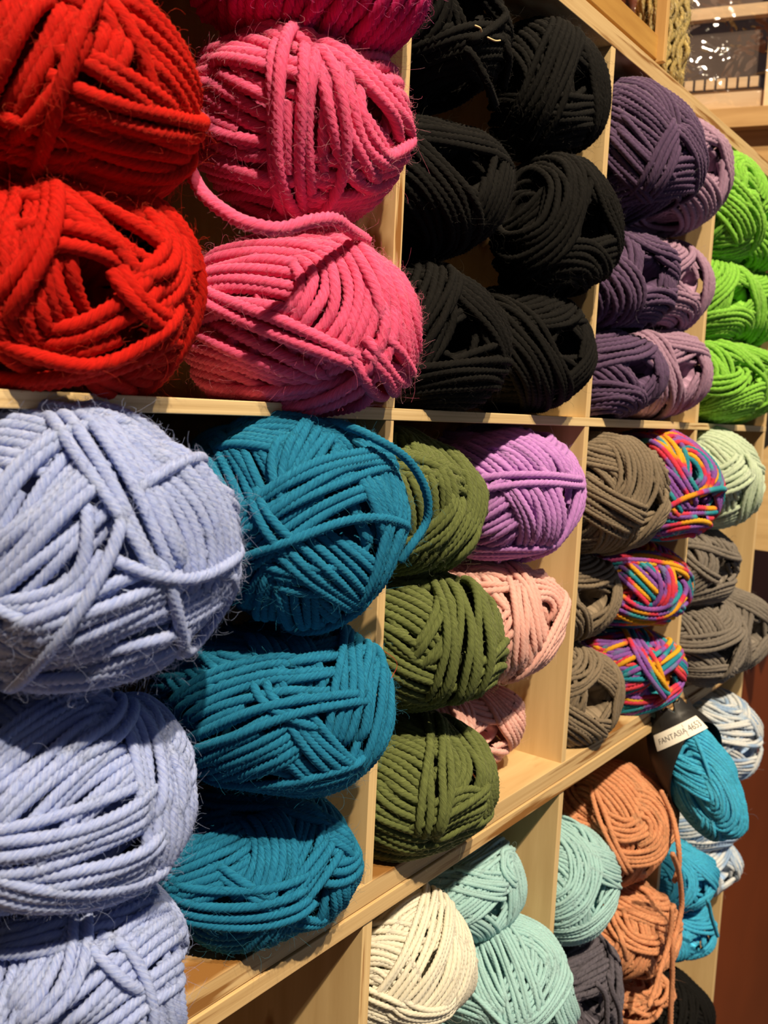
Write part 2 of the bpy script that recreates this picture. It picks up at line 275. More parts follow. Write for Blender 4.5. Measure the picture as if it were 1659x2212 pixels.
'LB1': '8,-706,-135,695,-675,-465,574,-337,-788,514 2,-881,-231,413,-742,-490,458,-406,-751,521 2,-915,-276,295,-736,-639,221,74,-987,143 2,149,-980,-130,6,-886,-465,-91,-756,-648',
'G1': '5,-685,-553,475,-82,-656,750,26,-902,432 6,-844,-518,141,-680,-732,-39,-288,-869,-402 4,-376,-919,115,75,-949,-306,297,-744,-599',
'G3': '3,-868,-458,-192,-706,-687,-175,-364,-924,120',
'GR2': '7,-522,-210,827,-595,-473,650,-650,-699,298 3,-916,-361,176,-769,-604,212,-83,-885,459 2,301,-853,427,-204,-979,-3,-329,-813,-481',
'GR1': '2,-709,-440,550,-513,-705,490,115,-944,310 2,-835,-473,281,-763,-642,74,-547,-828,-122',
'DG': '5,-156,-374,914,347,-408,845,628,-370,684 6,-331,-570,752,23,-656,754,599,-612,516 3,631,-480,610,274,-801,532,68,-959,275',
}

# ------------------------------------------------------------------ yarn balls
RNG = np.random.default_rng(7)
# where each ball's centre hole faces
HOLES = {'R1': (-.24, -.97, -.11), 'R2': (-.30, -.95, -.02), 'P1': (-.26, -.88, -.40), 'P2': (-.29, -.96, -.07), 'L1': (-.32, -.94, .08), 'L2': (-.22, -.93, .29),
         'T1': (-.38, -.90, .23), 'T2': (-.28, -.94, .21), 'O2': (-.12, -.98, .17), 'A1': (-.49, -.85, .20), 'V1': (-.35, -.93, .11), 'PP1': (-.15, -.94, .31)}

def unit(v): return v / np.linalg.norm(v, axis=-1, keepdims=True)

def surf(U, r, k=2.1):
    """point of the rounded ball in direction U, and its outward normal"""
    r = np.asarray(r); q = np.abs(U) ** k
    s = q.sum(-1, keepdims=True) ** (-1 / k)
    P = U * s * r
    N = unit(np.sign(U) * np.abs(U * s) ** (k - 1) / r)
    return P, N

def frame(n):
    a = np.array([0, 0, 1.]) if abs(n[2]) < .8 else np.array([1., 0, 0])
    e1 = unit(np.cross(n, a)); return e1, np.cross(n, e1)

class Winder:
    """lays strands one after another on a ball; every strand rests on those below it"""
    def __init__(s, r, w, step=.0031):
        s.r = np.asarray(r); s.w = w; s.step = step; s.P = np.zeros((0, 3)); s.H = np.zeros(0); s.out = []
    def lay(s, n, rho, t0, t1, closed, squash=.56, lift=0.0):
        e1, e2 = frame(n)
        L = abs(t1 - t0) * math.sin(rho) * s.r.mean()
        m = max(8, int(L / s.step))
        t = np.linspace(t0, t1, m, endpoint=not closed)
        ph = RNG.uniform(0, 6.28, 2)
        rr = rho + .018 * np.sin(2 * t + ph[0]) + .012 * np.sin(5 * t + ph[1])
        U = np.cos(rr)[:, None] * n + np.sin(rr)[:, None] * (np.cos(t)[:, None] * e1 + np.sin(t)[:, None] * e2)
        P, N = surf(U, s.r); w = s.w
        req = np.zeros(m)
        if len(s.P):
            d2 = ((P[:, None, :] - s.P[None]) ** 2).sum(-1)
            wc = .80 * w; c = np.where(d2 < wc * wc, s.H[None] + squash * np.sqrt(np.maximum(wc * wc - d2, 0)), 0)
            req = c.max(1)
        req = req + lift * w
        h = req.copy(); kap = s.step ** 2 / (2 * s.r.mean()) * 1.3
        for _ in range(26):
            if closed: a = (np.roll(h, 1) + np.roll(h, -1)) / 2
            else:
                a = h.copy(); a[1:-1] = (h[2:] + h[:-2]) / 2; a[0] = h[1]; a[-1] = h[-2]
            h = np.maximum(req, a - kap)
        k = np.array([.25, .5, .25])
        for _ in range(2):
            hp = np.concatenate([h[-1:], h, h[:1]]) if closed else np.concatenate([h[:1], h, h[-1:]])
            h = np.convolve(hp, k, 'valid')
        if not closed:                                   # ends tuck in under the neighbours
            ln = np.linspace(0, L, m); e = np.minimum(ln, L - ln)
            h = h - 1.5 * w * np.clip(1 - e / (2.2 * w), 0, 1) ** 1.5
        s.P = np.concatenate([s.P, P]); s.H = np.concatenate([s.H, h])
        s.out.append((P, N, h, closed))
    def bundle(s, n, rho0, count, t0=0, t1=2 * math.pi, closed=True, sign=1, lift=0.0, spread=1.0):
        e1, e2 = frame(n); tm = (t0 + t1) / 2
        U = math.cos(rho0) * n + math.sin(rho0) * (math.cos(tm) * e1 + math.sin(tm) * e2)
        g = -math.sin(rho0) * n + math.cos(rho0) * (math.cos(tm) * e1 + math.sin(tm) * e2)
        a = surf(unit(U + .02 * g)[None], s.r)[0][0]; b = surf(unit(U - .02 * g)[None], s.r)[0][0]
        dl = s.w * .80 * spread / (np.linalg.norm(a - b) / .04)
        for k in range(count):
            q = rho0 + sign * (k - (0 if sign != 0 and closed else (count - 1) / 2)) * dl
            q = min(max(q, .12), math.pi - .12)
            j = RNG.uniform(-.06, .06, 2) if not closed else (0, 0)
            s.lay(n, q + RNG.normal(0, .006), t0 + j[0], t1 + j[1], closed, lift=lift)

def smooth_path(P, seglen):
    """resample an open polyline with a Catmull-Rom curve"""
    P = np.asarray(P, float)
    Q = np.vstack([2 * P[0] - P[1], P, 2 * P[-1] - P[-2]]); out = []
    for i in range(1, len(Q) - 2):
        p0, p1, p2, p3 = Q[i - 1:i + 3]; m = max(1, int(round(np.linalg.norm(p2 - p1) / seglen)))
        t = (np.arange(m) / m)[:, None]
        out.append(.5 * (2 * p1 + (p2 - p0) * t + (2 * p0 - 5 * p1 + 4 * p2 - p3) * t ** 2 + (3 * p1 - p0 - 3 * p2 + p3) * t ** 3))
    return np.vstack(out + [P[-1:]])

def tube(P, ref, w, sides, lobes, turn, u0=0.0, amp=.12, caps=True, phase=0.0):
    """plied strand: a lobed cross-section turning along the path"""
    n = len(P); T = unit(np.gradient(P, axis=0))
    N = ref - (ref * T).sum(1, keepdims=True) * T; N = unit(N + 1e-9); B = np.cross(T, N)
    s = np.concatenate([[0], np.cumsum(np.linalg.norm(np.diff(P, axis=0), axis=1))])
    th = np.arange(sides) * 2 * math.pi / sides
    rad = w * .5 * (1 + amp * np.cos(lobes * th)) if lobes else np.full(sides, w * .5)
    an = th[None] - (2 * math.pi * s / turn + phase)[:, None]
    R = rad[None].repeat(n, 0)
    if caps:
        R[0] *= .55; R[-1] *= .55
    V = P[:, None] + R[..., None] * (np.cos(an)[..., None] * N[:, None] + np.sin(an)[..., None] * B[:, None])
    uv = np.stack([np.broadcast_to((u0 + s)[:, None], (n, sides)), np.broadcast_to(np.abs(2 * th / (2 * math.pi) - 1)[None] * 1.0, (n, sides))], -1)
    i = np.arange(n - 1)[:, None] * sides; j = np.arange(sides)[None]; j2 = (j + 1) % sides
    F = np.stack([i + j, i + j2, i + sides + j2, i + sides + j], -1).reshape(-1, 4)
    V = V.reshape(-1, 3); uv = uv.reshape(-1, 2)
    if caps:
        b = len(V); V = np.vstack([V, P[:1], P[-1:]]); uv = np.vstack([uv, uv[:1], uv[-1:]])
        l = (n - 1) * sides; jj = np.arange(sides); k2 = (jj + 1) % sides
        C = np.stack([jj, np.full(sides, b), np.full(sides, b), k2], -1)
        tri = np.vstack([np.stack([k2, jj, np.full(sides, b)], -1), np.stack([l + jj, l + k2, np.full(sides, b + 1)], -1)])
    else: tri = np.zeros((0, 3), int)
    return V, F, tri, uv

class Batch:
    def __init__(s): s.V = []; s.F = []; s.T = []; s.U = []; s.n = 0
    def add(s, V, F, tri, uv):
        s.V.append(V); s.F.append(F + s.n); s.U.append(uv)
        if len(tri): s.T.append(tri + s.n)
        s.n += len(V)
    def build(s, name, mat, parent=None):
        Fs = [np.vstack(s.F)] + ([np.vstack(s.T)] if s.T else [])
        return mesh_np(name, np.vstack(s.V), Fs, mat, parent, np.vstack(s.U))

def hairs(pts, nrm, count, length, thick, curl):
    """loose fibres standing off the strands"""
    b = Batch(); idx = RNG.integers(0, len(pts), count); m = 7
    P0 = pts[idx]; N0 = nrm[idx]
    tan = unit(np.cross(N0, unit(RNG.normal(size=(count, 3)))))
    D = unit(N0 * RNG.uniform(.05, .7, (count, 1)) + tan); ax = unit(RNG.normal(size=(count, 3)) + .6 * N0)
    L = length * RNG.uniform(.35, 1.0, (count, 1)) / (m - 1); pos = [P0]; d = D
    om = RNG.normal(0, curl, (count, 1)); 
    for k in range(m - 1):
        pos.append(pos[-1] + d * L); om = om + RNG.normal(0, curl * .35, (count, 1))
        d = unit(d + np.cross(ax, d) * om)
    pos = np.stack(pos, 1)                                  # count, m, 3
    T = unit(np.gradient(pos, axis=1)); A = unit(np.cross(T, ax[:, None])); Bv = np.cross(T, A)
    th = np.arange(3) * 2.0944; r = thick * np.linspace(1, .6, m)[None, :, None, None]
    V = pos[:, :, None] + r * (np.cos(th)[:, None] * A[:, :, None] + np.sin(th)[:, None] * Bv[:, :, None])
    V = V.reshape(-1, 3)
    i = (np.arange(count)[:, None, None] * m + np.arange(m - 1)[None, :, None]) * 3; j = np.arange(3)[None, None]; j2 = (j + 1) % 3
    F = np.stack([i + j, i + j2, i + 3 + j2, i + 3 + j], -1).reshape(-1, 4)
    uv = np.repeat(np.stack([pos[..., 0] * 7, pos[..., 2] * 3], -1).reshape(-1, 2), 3, 0)
    b.add(V, F, np.zeros((0, 3), int), uv); return b

LOD = {0: dict(seg=10, sides=10, lobes=5, fuzz=6500), 1: dict(seg=8, sides=8, lobes=4, fuzz=2600), 2: dict(seg=6, sides=6, lobes=3, fuzz=500)}

def parse(s):
    o = []
    for it in s.split():
        q = it.split(','); o.append((int(q[0]), np.array([int(x) for x in q[1:]], float).reshape(3, 3) / 1000))
    return o

def yarn_ball(key, mat, w, label, group, lod=1, nb=12, nper=8, hole=.30, axis=None, loose=(), fuzz=1.0, turn=3.1, tight=1.0, cut=.5, rot=None):
    cx, cy, cz, rx, ry, rz = BALLS[key]
    root = empty('yarn_ball', (cx, cy, cz - rz + ZO)); tag(root, label, 'yarn ball', group)
    ctr = np.array([0, 0, rz])
    if rot is not None:
        ctr = np.zeros(3); root.matrix_world = Matrix.Translation((cx, cy, cz + ZO)) @ Matrix(rot).to_4x4()
    r = np.array([rx, ry, rz]) - 1.45 * w
    wd = Winder(r, w)
    A = unit(np.array(axis or HOLES.get(key, (-.28, -.95, .05)), float) + RNG.normal(0, .03, 3)); e1, e2 = frame(A)
    ph = RNG.uniform(0, 6.28)
    for b in range(nb):
        ph += 2.05 + RNG.normal(0, .35); al = math.pi / 2 + RNG.uniform(-.42, .42)
        n = math.cos(al) * A + math.sin(al) * (math.cos(ph) * e1 + math.sin(ph) * e2)
        wd.bundle(n, al - hole - RNG.uniform(0, .12), nper + int(RNG.integers(-1, 2)), sign=-1)
    for cnt, U in parse(BANDS.get(key, '')):
        n = unit(np.cross(U[1] - U[0], U[2] - U[1])); d = float(n @ U[0]); 
        if d < 0: n = -n; d = -d
        rho = math.acos(min(d, .999)); f1, f2 = frame(n)
        t = [math.atan2(u @ f2, u @ f1) for u in U]
        if abs(t[2] - t[0]) > math.pi or not (min(t[0], t[2]) <= t[1] <= max(t[0], t[2])):
            t = [x % (2 * math.pi) for x in t]
        if not (min(t[0], t[2]) <= t[1] <= max(t[0], t[2])):
            t = [(x + math.pi) % (2 * math.pi) for x in t]; t = [x - math.pi for x in t]
            if not (min(t[0], t[2]) <= t[1] <= max(t[0], t[2])): continue
        ex = 2.0 * w / (math.sin(rho) * float(np.mean(r)))
        lo, hi = min(t[0], t[2]) - ex, max(t[0], t[2]) + ex
        if hi - lo > 2 * math.pi: continue
        wd.bundle(n, rho, cnt if cnt < 3 else int(round(cnt * 1.34)), lo, hi, closed=False, lift=.25 if cnt <= 2 else .08)
    # scale so that the outermost strands meet the measured size
    hc = np.percentile(wd.H, 75); soft = lambda h: np.where(h > hc, hc + (h - hc) * .62, h)
    wd.out = [(P, N, soft(h), c) for P, N, h, c in wd.out]; wd.H = soft(wd.H)
    allP = np.concatenate([P + N * h[:, None] for P, N, h, c in wd.out]); tgt = np.array([rx, ry, rz])
    lo_, hi_ = np.percentile(allP, .7, axis=0), np.percentile(allP, 99.3, axis=0)
    f = 2 * (tgt - .45 * w) / (hi_ - lo_); mid = (hi_ + lo_) / 2
    fit = []; Z = (allP - mid) * f; Rm = np.array(rot) if rot is not None else np.eye(3)
    eye = np.array([0, -.263, -.0008]) - np.array([cx, cy, cz]); rt_, up_, fw_ = np.array(RT), np.array(UP), np.array(FW)
    def seen(Q, axis):                                   # tangent of the viewing angle along one axis
        d_ = Q @ Rm.T - eye; return (d_ @ axis) / (d_ @ fw_)
    sph = unit(RNG.normal(size=(4000, 3))) * (tgt - .3 * w); dist = float(-eye @ fw_)
    for _ in range(2):
        for axis in (rt_, up_):                           # trim the outline's width and height to the measured ball
            s_, z_ = seen(sph, axis), seen(Z, axis); t0_, t1_ = s_.min(), s_.max(); q0, q1 = np.percentile(z_, .15), np.percentile(z_, 99.85)
            ax_ = axis @ Rm; c_ = (q0 + q1) / 2 * dist; k_ = (t1_ - t0_) / (q1 - q0); m_ = float(eye @ axis)
            sh = ((t0_ + t1_) - (q0 + q1)) / 2 * dist; piv = (q0 + q1) / 2 * dist + m_
            fit.append((ax_, k_, piv, sh)); e_ = Z @ ax_; Z = Z + ax_ * ((e_ - piv) * (k_ - 1) + sh)[:, None]
    def place(X):
        X = (X - mid) * f
        for ax_, k_, piv, sh in fit: X = X + ax_ * ((X @ ax_ - piv) * (k_ - 1) + sh)[:, None]
        return X
    # stretches buried under later strands are left out
    ids = np.concatenate([np.full(len(o[0]), i) for i, o in enumerate(wd.out)]); PP = wd.P.astype(np.float32); HH = wd.H.astype(np.float32)
    buried = np.zeros(len(PP), bool); q2 = (PP ** 2).sum(1)
    for i0 in range(0, len(PP), 800):
        sl = slice(i0, i0 + 800); d2 = q2[sl, None] + q2[None] - 2 * PP[sl] @ PP.T
        hitm = (d2 < (.55 * w) ** 2) & (ids[None] > ids[sl, None]) & (HH[None] - HH[sl, None] > .42 * w)
        buried[sl] = hitm.sum(1) >= 1
    buried = np.split(buried, np.cumsum([len(o[0]) for o in wd.out])[:-1])
    L = LOD[lod]; bt = Batch(); u0 = RNG.uniform(0, 50); hp = []; hn = []
    tl = turn * w; seg = tl / L['seg']
    for (P, N, h, closed), bur in zip(wd.out, buried):
        X = place(P + N * h[:, None])
        nb_ = bur.copy()
        for sft in (-2, -1, 1, 2): nb_ &= np.roll(bur, sft)
        keep = (X[:, 1] < cut * ry) & ~nb_                 # nothing is seen of the back of the ball
        if keep.all():
            if closed: runs = [(np.vstack([X, X[:1]]), np.vstack([N, N[:1]]))]
            else: runs = [(X, N)]
        else:
            k0 = int(np.argmin(keep)) if closed else 0; Xr = np.roll(X, -k0, 0); Nr = np.roll(N, -k0, 0); idx = np.flatnonzero(np.roll(keep, -k0))
            sp = np.split(idx, np.flatnonzero(np.diff(idx) > 1) + 1); runs = [(Xr[q], Nr[q]) for q in sp if len(q) > 3]
        for X, Nn in runs:
            C = np.hstack([X, Nn]); 
            ln = np.concatenate([[0], np.cumsum(np.linalg.norm(np.diff(X, axis=0), axis=1))])
            m = max(6, int(ln[-1] / seg)); ss = np.linspace(0, ln[-1], m)
            # cubic-ish: smooth the linear interpolation
            Y = np.stack([np.interp(ss, ln, C[:, q]) for q in range(6)], 1)
            kw = max(1, int(.0026 / (ln[-1] / m))) 
            if kw > 1 and m > 3 * kw:
                ker = np.hanning(kw + 2)[1:-1]; ker /= ker.sum(); pad = len(ker)
                Yp = np.vstack([np.repeat(Y[:1], pad, 0), Y, np.repeat(Y[-1:], pad, 0)])
                Y = np.stack([np.convolve(Yp[:, q], ker, 'same') for q in range(6)], 1)[pad:-pad]
            bt.add(*tube(Y[:, :3] + ctr, unit(Y[:, 3:]), w * RNG.uniform(.97, 1.05), L['sides'], L['lobes'], tl, u0, caps=False, phase=RNG.uniform(0, 6)))
            u0 += ln[-1]
            vis = (Nn[:, 1] < .35) & (Nn[:, 0] < .75)
            hp.append(X[vis] + Nn[vis] * w * .45); hn.append(Nn[vis])
    bt.build('wound_yarn', mat, root)
    # inner ball seen between the strands and down the centre hole
    nt_, np_ = 24, 36
    th = np.linspace(.02, math.pi - .02, nt_)[:, None]; p2 = (np.arange(np_) * 2 * math.pi / np_)[None]
    U = np.stack([np.sin(th) * np.cos(p2), np.cos(th) + 0 * p2, np.sin(th) * np.sin(p2)], -1).reshape(-1, 3)
    P, N = surf(U, r * 1.0); P = place(P); dent = np.exp(-((1 - U @ A) / .035) ** 2)[:, None] * (.55 * ry)
    P = P - dent * A + ctr
    i = np.arange(nt_ - 1)[:, None] * np_; j = np.arange(np_)[None]; j2 = (j + 1) % np_
    F = np.stack([i + j, i + np_ + j, i + np_ + j2, i + j2], -1).reshape(-1, 4)
    mesh_np('yarn_core', P, F, mat, root, U[:, :2] * .1)
    for pts in loose:
        Q = np.array(pts) - np.array([cx, cy, cz - rz]); Q = smooth_path(Q, seg)
        ref = unit(Q - ctr + np.array([0, -.03, 0])); b2 = Batch(); b2.add(*tube(Q, ref, w, L['sides'], L['lobes'], tl, RNG.uniform(0, 50))); b2.build('loose_strand', mat, root)
        hp.append(Q - ctr + ref * w * .4); hn.append(ref)
    hp = np.vstack(hp) + ctr; hn = np.vstack(hn)
    cnt = int(L['fuzz'] * fuzz)
    if cnt:
        hb = hairs(hp, hn, int(cnt * .88), .0050, [.00004, .000045, .00006][lod], .8)
        hb2 = hairs(hp, hn, int(cnt * .12), .014, [.00005, .00005, .00006][lod], .7)
        hb.add(hb2.V[0], hb2.F[0], np.zeros((0, 3), int), hb2.U[0])
        tag(hb.build('fuzz', mat, root), kind='stuff')
    return root

# ------------------------------------------------------------------ setting
X0, X1, X2, X3, X4, TP = .1295, .34694, .56536, .7818, .99358, .00645
ZT, TT, TM, ZB, ZG, ZL = .23483, .01242, .00582, -.23818, -.24947, -.25890
DEPTH = .30
def zoff(o):
    o.location.z += ZO; return o

m_wall = plain('red_brown_paint', (.17, .036, .008), .55, .3, .12, 5)
m_floor = plain('dark_floor', (.10, .075, .055), .5, .3, .2, 8)
f = box('floor', (-2.5, -4.0, -ZO - .05), (5.0, .42, -ZO), m_floor, bev=0); zoff(f); tag(f, kind='structure')
w = box('wall_back', (-2.5, .315, -ZO), (5.0, .42, 1.6), m_wall, bev=0); zoff(w); tag(w, kind='structure')

PALE = (.74, .56, .30); DARK = (.50, .33, .16)
cb = box('cabinet', (1.06, .12, -ZO), (3.2, .31, -.185), m_wall, bev=.002); zoff(cb); tag(cb, 'red-brown cabinet standing beyond the right end of the shelves', 'cabinet')
m_edge_x = wood('ply_edge_along', 'x', (.62, .44, .22), (.47, .30, .13), (.25, .115, .03), .85)
m_edge_mid = wood('ply_edge_clean', 'x', PALE, (.47, .31, .13), (.26, .12, .03), .1)
m_edge_z = wood('ply_edge_upright', 'z', (.70, .51, .26), (.55, .37, .17), (.28, .12, .03), .4)
m_back = wood('shade_darkened_back', 'xf', (.075, .042, .02), (.05, .028, .013))  # back wood darkened in its colour for the deep compartment shade

def unit_part(root, name, lo, hi, mat, label=None, bev=.0004):
    o = box(name, lo, hi, mat, bev=bev); o.parent = root
    o.location = (-root.location.x, -root.location.y, ZO - root.location.z)
    if label: o['label'] = label
    return o

XA = -.088
up = empty('cubbyhole_shelf', (.45, 0, ZO + ZG)); tag(up, 'pale plywood cubbyhole shelf of two rows packed with yarn, above the wide double rail', 'shelf')
unit_part(up, 'top_board', (XA, 0, ZT), (X4 + TP, DEPTH, ZT + TT), m_edge_x)
unit_part(up, 'middle_board', (XA, 0, -TM), (X4 + TP, DEPTH, 0), m_edge_mid)
unit_part(up, 'base_board', (XA, 0, ZG), (X4 + TP, DEPTH, ZB), m_edge_x)
for x in (XA, X0, X1, X2, X3, X4):
    unit_part(up, 'divider', (x, .0003, .0), (x + TP, DEPTH, ZT + .004), m_edge_z)
    unit_part(up, 'divider', (x, .0003, ZB - .0035), (x + TP, DEPTH, -TM), m_edge_z)
unit_part(up, 'back_panel', (XA, DEPTH, ZG), (X4 + TP, DEPTH + .006, ZT + TT), m_back)

ZQ = -.86
lo_ = empty('cubbyhole_shelf', (.45, 0, ZO + ZQ)); tag(lo_, 'lower plywood cubbyhole shelf under the double rail, holding cream, aqua, peach and blue yarn', 'shelf')
unit_part(lo_, 'top_board', (XA, -.0012, ZL), (X4 + TP, DEPTH, ZG - .0006), m_edge_x)
for x in (XA, X0, X1, X2, X3, X4):
    unit_part(lo_, 'divider', (x, 0, ZQ), (x + TP + (.0012 if x == X1 else 0), DEPTH, ZL + .002), m_edge_z)
unit_part(lo_, 'base_board', (XA, 0, ZQ), (X4 + TP, DEPTH, ZQ + .008), m_edge_x)
unit_part(lo_, 'back_panel', (XA, DEPTH, ZQ), (X4 + TP, DEPTH + .006, ZG - .0006), m_back)

# ------------------------------------------------------------------ yarn
YM = {
 'red': yarn_mat('red_wool', (.56, .010, .005), vary=.22),
 'pink_shaded': yarn_mat('shaded_pink_wool', (.72, .022, .17), vary=.2),  # pink yarn with the top ball's shade put into its colour
 'pink': yarn_mat('pink_wool', (.92, .12, .27), vary=.2),
 'black': yarn_mat('black_wool', (.0075, .007, .0065), vary=.3, sheen=.06),
 'purple': yarn_mat('dark_purple_wool', (.115, .070, .145), vary=.25),
 'mauve': yarn_mat('mauve_wool', (.38, .235, .35), vary=.2),
 'green': yarn_mat('lime_green_yarn', (.27, .63, .075), vary=.3),
 'lilac': yarn_mat('pale_blue_lilac_wool', (.42, .49, .79), alt=(.27, .36, .73), vary=.2),
 'teal': yarn_mat('teal_wool', (.018, .195, .35), alt=(.008, .125, .26), vary=.3),
 'olive': yarn_mat('olive_wool', (.135, .165, .055), vary=.3),
 'violet': yarn_mat('violet_wool', (.58, .27, .70), vary=.2),
 'blush': yarn_mat('pale_pink_wool', (.88, .47, .42), vary=.14),
 'taupe': yarn_mat('taupe_wool', (.235, .185, .13), vary=.25),
 'mint': yarn_mat('mint_wool', (.55, .68, .50), vary=.15),
 'grey': yarn_mat('warm_grey_wool', (.21, .185, .16), vary=.25),
 'cream': yarn_mat('cream_yarn', (.90, .84, .68), vary=.10),
 'aqua': yarn_mat('aqua_yarn', (.40, .68, .70), vary=.15),
 'slate': yarn_mat('slate_grey_yarn', (.13, .12, .155), vary=.4),
 'peach': yarn_mat('peach_yarn', (.76, .33, .17), vary=.3, spec=.25, rough=.6),
 'azure': yarn_mat('bright_blue_yarn', (.06, .50, .84), vary=.35, spec=.3, rough=.5),
 'sky': yarn_mat('pale_blue_mottled_yarn', (.5, .6, .75), multi=[(.34, (.32, .47, .72)), (.46, (.58, .68, .80)), (.56, (.76, .80, .83))], seg=.035, spec=.25, rough=.6),
 'multi': yarn_mat('rainbow_yarn', (.5, .5, .5), multi=[(.24, (.02, .24, .33)), (.36, (.05, .34, .40)), (.42, (.22, .08, .36)), (.50, (.28, .11, .44)), (.53, (.70, .04, .10)), (.60, (.72, .06, .09)), (.64, (.80, .34, .02)), (.76, (.80, .42, .03))], seg=.055),
}
S = 'shelf'
def B(*a, **k): yarn_ball(*a, **k)
B('R1', YM['red'], .0046, 'middle red wool ball at the far left, with two strands slanting down its end', 'red yarn balls', lod=0)
B('R3', YM['red'], .0046, 'topmost red wool ball, above the other two at the top left', 'red yarn balls', lod=2)
B('R2', YM['red'], .0046, 'lower red wool ball with a wide dark hole in its end', 'red yarn balls', lod=0, hole=.46)
B('M1', YM['pink_shaded'], .0047, 'deep magenta wool ball cut off by the top of the picture', 'pink yarn balls', lod=0)
B('P1', YM['pink'], .0049, 'middle pink wool ball with upright strands crossing its end', 'pink yarn balls', lod=0,
  loose=[[(.2277, .005, .0831), (.2264, -.005, .0723), (.229, -.018, .0636), (.2343, -.026, .0608), (.2419, -.03, .0613), (.2526, -.033, .0656), (.2666, -.032, .0689), (.2803, -.028, .068), (.302, -.02, .0678)]])
B('P2', YM['pink'], .0047, 'lowest pink wool ball bulging over the middle board', 'pink yarn balls', lod=0)
B('L1', YM['lilac'], .0038, 'topmost pale lilac-blue wool ball, under the middle board', 'pale lilac-blue yarn balls', lod=0, fuzz=1.5)
B('L2', YM['lilac'], .0038, 'middle pale lilac-blue wool ball of the left stack', 'pale lilac-blue yarn balls', lod=0, fuzz=1.4)
B('L3', YM['lilac'], .0038, 'lowest pale lilac-blue wool ball, at the bottom left corner', 'pale lilac-blue yarn balls', lod=0, fuzz=1.4)
B('T1', YM['teal'], .0036, 'topmost teal wool ball with a loose loop hanging off its right side', 'teal yarn balls', lod=0, fuzz=.8,
  loose=[[(.2867, -.01, -.007), (.29, -.02, -.0078), (.2933, -.034, -.0122), (.3095, -.04, -.0209), (.3216, -.042, -.0343), (.3263, -.04, -.0476), (.3189, -.038, -.0582), (.3158, -.034, -.0659)]])
B('T2', YM['teal'], .0036, 'middle teal wool ball of the stack beside the lilac-blue ones', 'teal yarn balls', lod=0, fuzz=.8)
B('T3', YM['teal'], .0036, 'lowest teal wool ball resting on the double rail', 'teal yarn balls', lod=0, fuzz=.8)
B('K1', YM['black'], .0041, 'top left black wool ball, half unravelled, with straw flecks', 'black yarn balls', lod=1, hole=.22,
  loose=[[(.4099, 0, .207), (.4101, -.01, .2003), (.4106, -.014, .1956), (.4008, -.014, .187), (.3858, -.012, .1766), (.391, -.004, .1773)],
         [(.382, -.01, .1719), (.3894, -.012, .1675), (.4006, -.012, .1606), (.4292, 0, .1599)],
         [(.4085, -.01, .1911), (.4141, -.012, .1847), (.4197, -.012, .1785), (.4365, 0, .1719)]])
B('K2', YM['black'], .0041, 'top right black wool ball beside the pale divider', 'black yarn balls', lod=1, hole=.22)
B('K3', YM['black'], .0040, 'middle left black wool ball next to the pink compartment', 'black yarn balls', lod=1, hole=.22)
B('K4', YM['black'], .0041, 'middle right black wool ball, the one bulging furthest forward', 'black yarn balls', lod=1, hole=.22)
B('K5', YM['black'], .0040, 'bottom left black wool ball on the middle board', 'black yarn balls', lod=1, hole=.22)
B('K6', YM['black'], .0040, 'bottom right black wool ball on the middle board', 'black yarn balls', lod=1, hole=.22)
B('O1', YM['olive'], .0042, 'topmost olive green wool ball, behind the loose teal loop', 'olive yarn balls', lod=1, fuzz=.5)
B('O2', YM['olive'], .0042, 'middle olive green wool ball beside the pale pink one', 'olive yarn balls', lod=1, fuzz=.5)
B('O3', YM['olive'], .0042, 'lowest olive green wool ball on the double rail', 'olive yarn balls', lod=1, fuzz=.5)
B('V1', YM['violet'], .0042, 'violet wool ball right of the topmost olive one', 'single wool balls', lod=1, fuzz=.6)
B('PP1', YM['blush'], .0041, 'pale pink wool ball right under the violet one', 'pale pink yarn balls', lod=1, fuzz=.5)
B('PP2', YM['blush'], .0041, 'pale pink wool ball lying deep behind the lowest olive ball', 'pale pink yarn balls', lod=1, fuzz=.5)
B('A1', YM['purple'], .0040, 'topmost dark purple wool ball under the slanting top board', 'dark purple yarn balls', lod=1, fuzz=.4)
B('A2', YM['purple'], .0042, 'middle dark purple wool ball of its stack', 'dark purple yarn balls', lod=2)
B('A3', YM['purple'], .0042, 'lowest dark purple wool ball on the middle board', 'dark purple yarn balls', lod=2)
B('B1', YM['mauve'], .0044, 'topmost pale mauve wool ball behind the dark purple one', 'mauve yarn balls', lod=2)
B('B2', YM['mauve'], .0042, 'middle pale mauve wool ball between purple and lime green', 'mauve yarn balls', lod=2)
B('B3', YM['mauve'], .0042, 'lowest pale mauve wool ball on the middle board', 'mauve yarn balls', lod=2)
B('G1', YM['green'], .0046, 'topmost lime green yarn ball of the nearer stack', 'lime green yarn balls', lod=2)
B('G2', YM['green'], .0044, 'middle lime green yarn ball of the nearer stack', 'lime green yarn balls', lod=2)
B('G3', YM['green'], .0044, 'lowest lime green yarn ball on the middle board', 'lime green yarn balls', lod=2)
B('G4', YM['green'], .0046, 'topmost lime green yarn ball of the farther stack, at the right picture edge', 'lime green yarn balls', lod=2)
B('G5', YM['green'], .0044, 'middle lime green yarn ball of the farther stack, at the right picture edge', 'lime green yarn balls', lod=2)
B('G6', YM['green'], .0044, 'lowest lime green yarn ball of the farther stack, at the right picture edge', 'lime green yarn balls', lod=2)
B('N1', YM['taupe'], .0036, 'topmost taupe wool ball, right of the violet one', 'taupe yarn balls', lod=1, fuzz=.4)
B('N2', YM['taupe'], .0036, 'middle taupe wool ball set back between the other two', 'taupe yarn balls', lod=2)
B('N3', YM['taupe'], .0036, 'lowest taupe wool ball on the double rail', 'taupe yarn balls', lod=2)
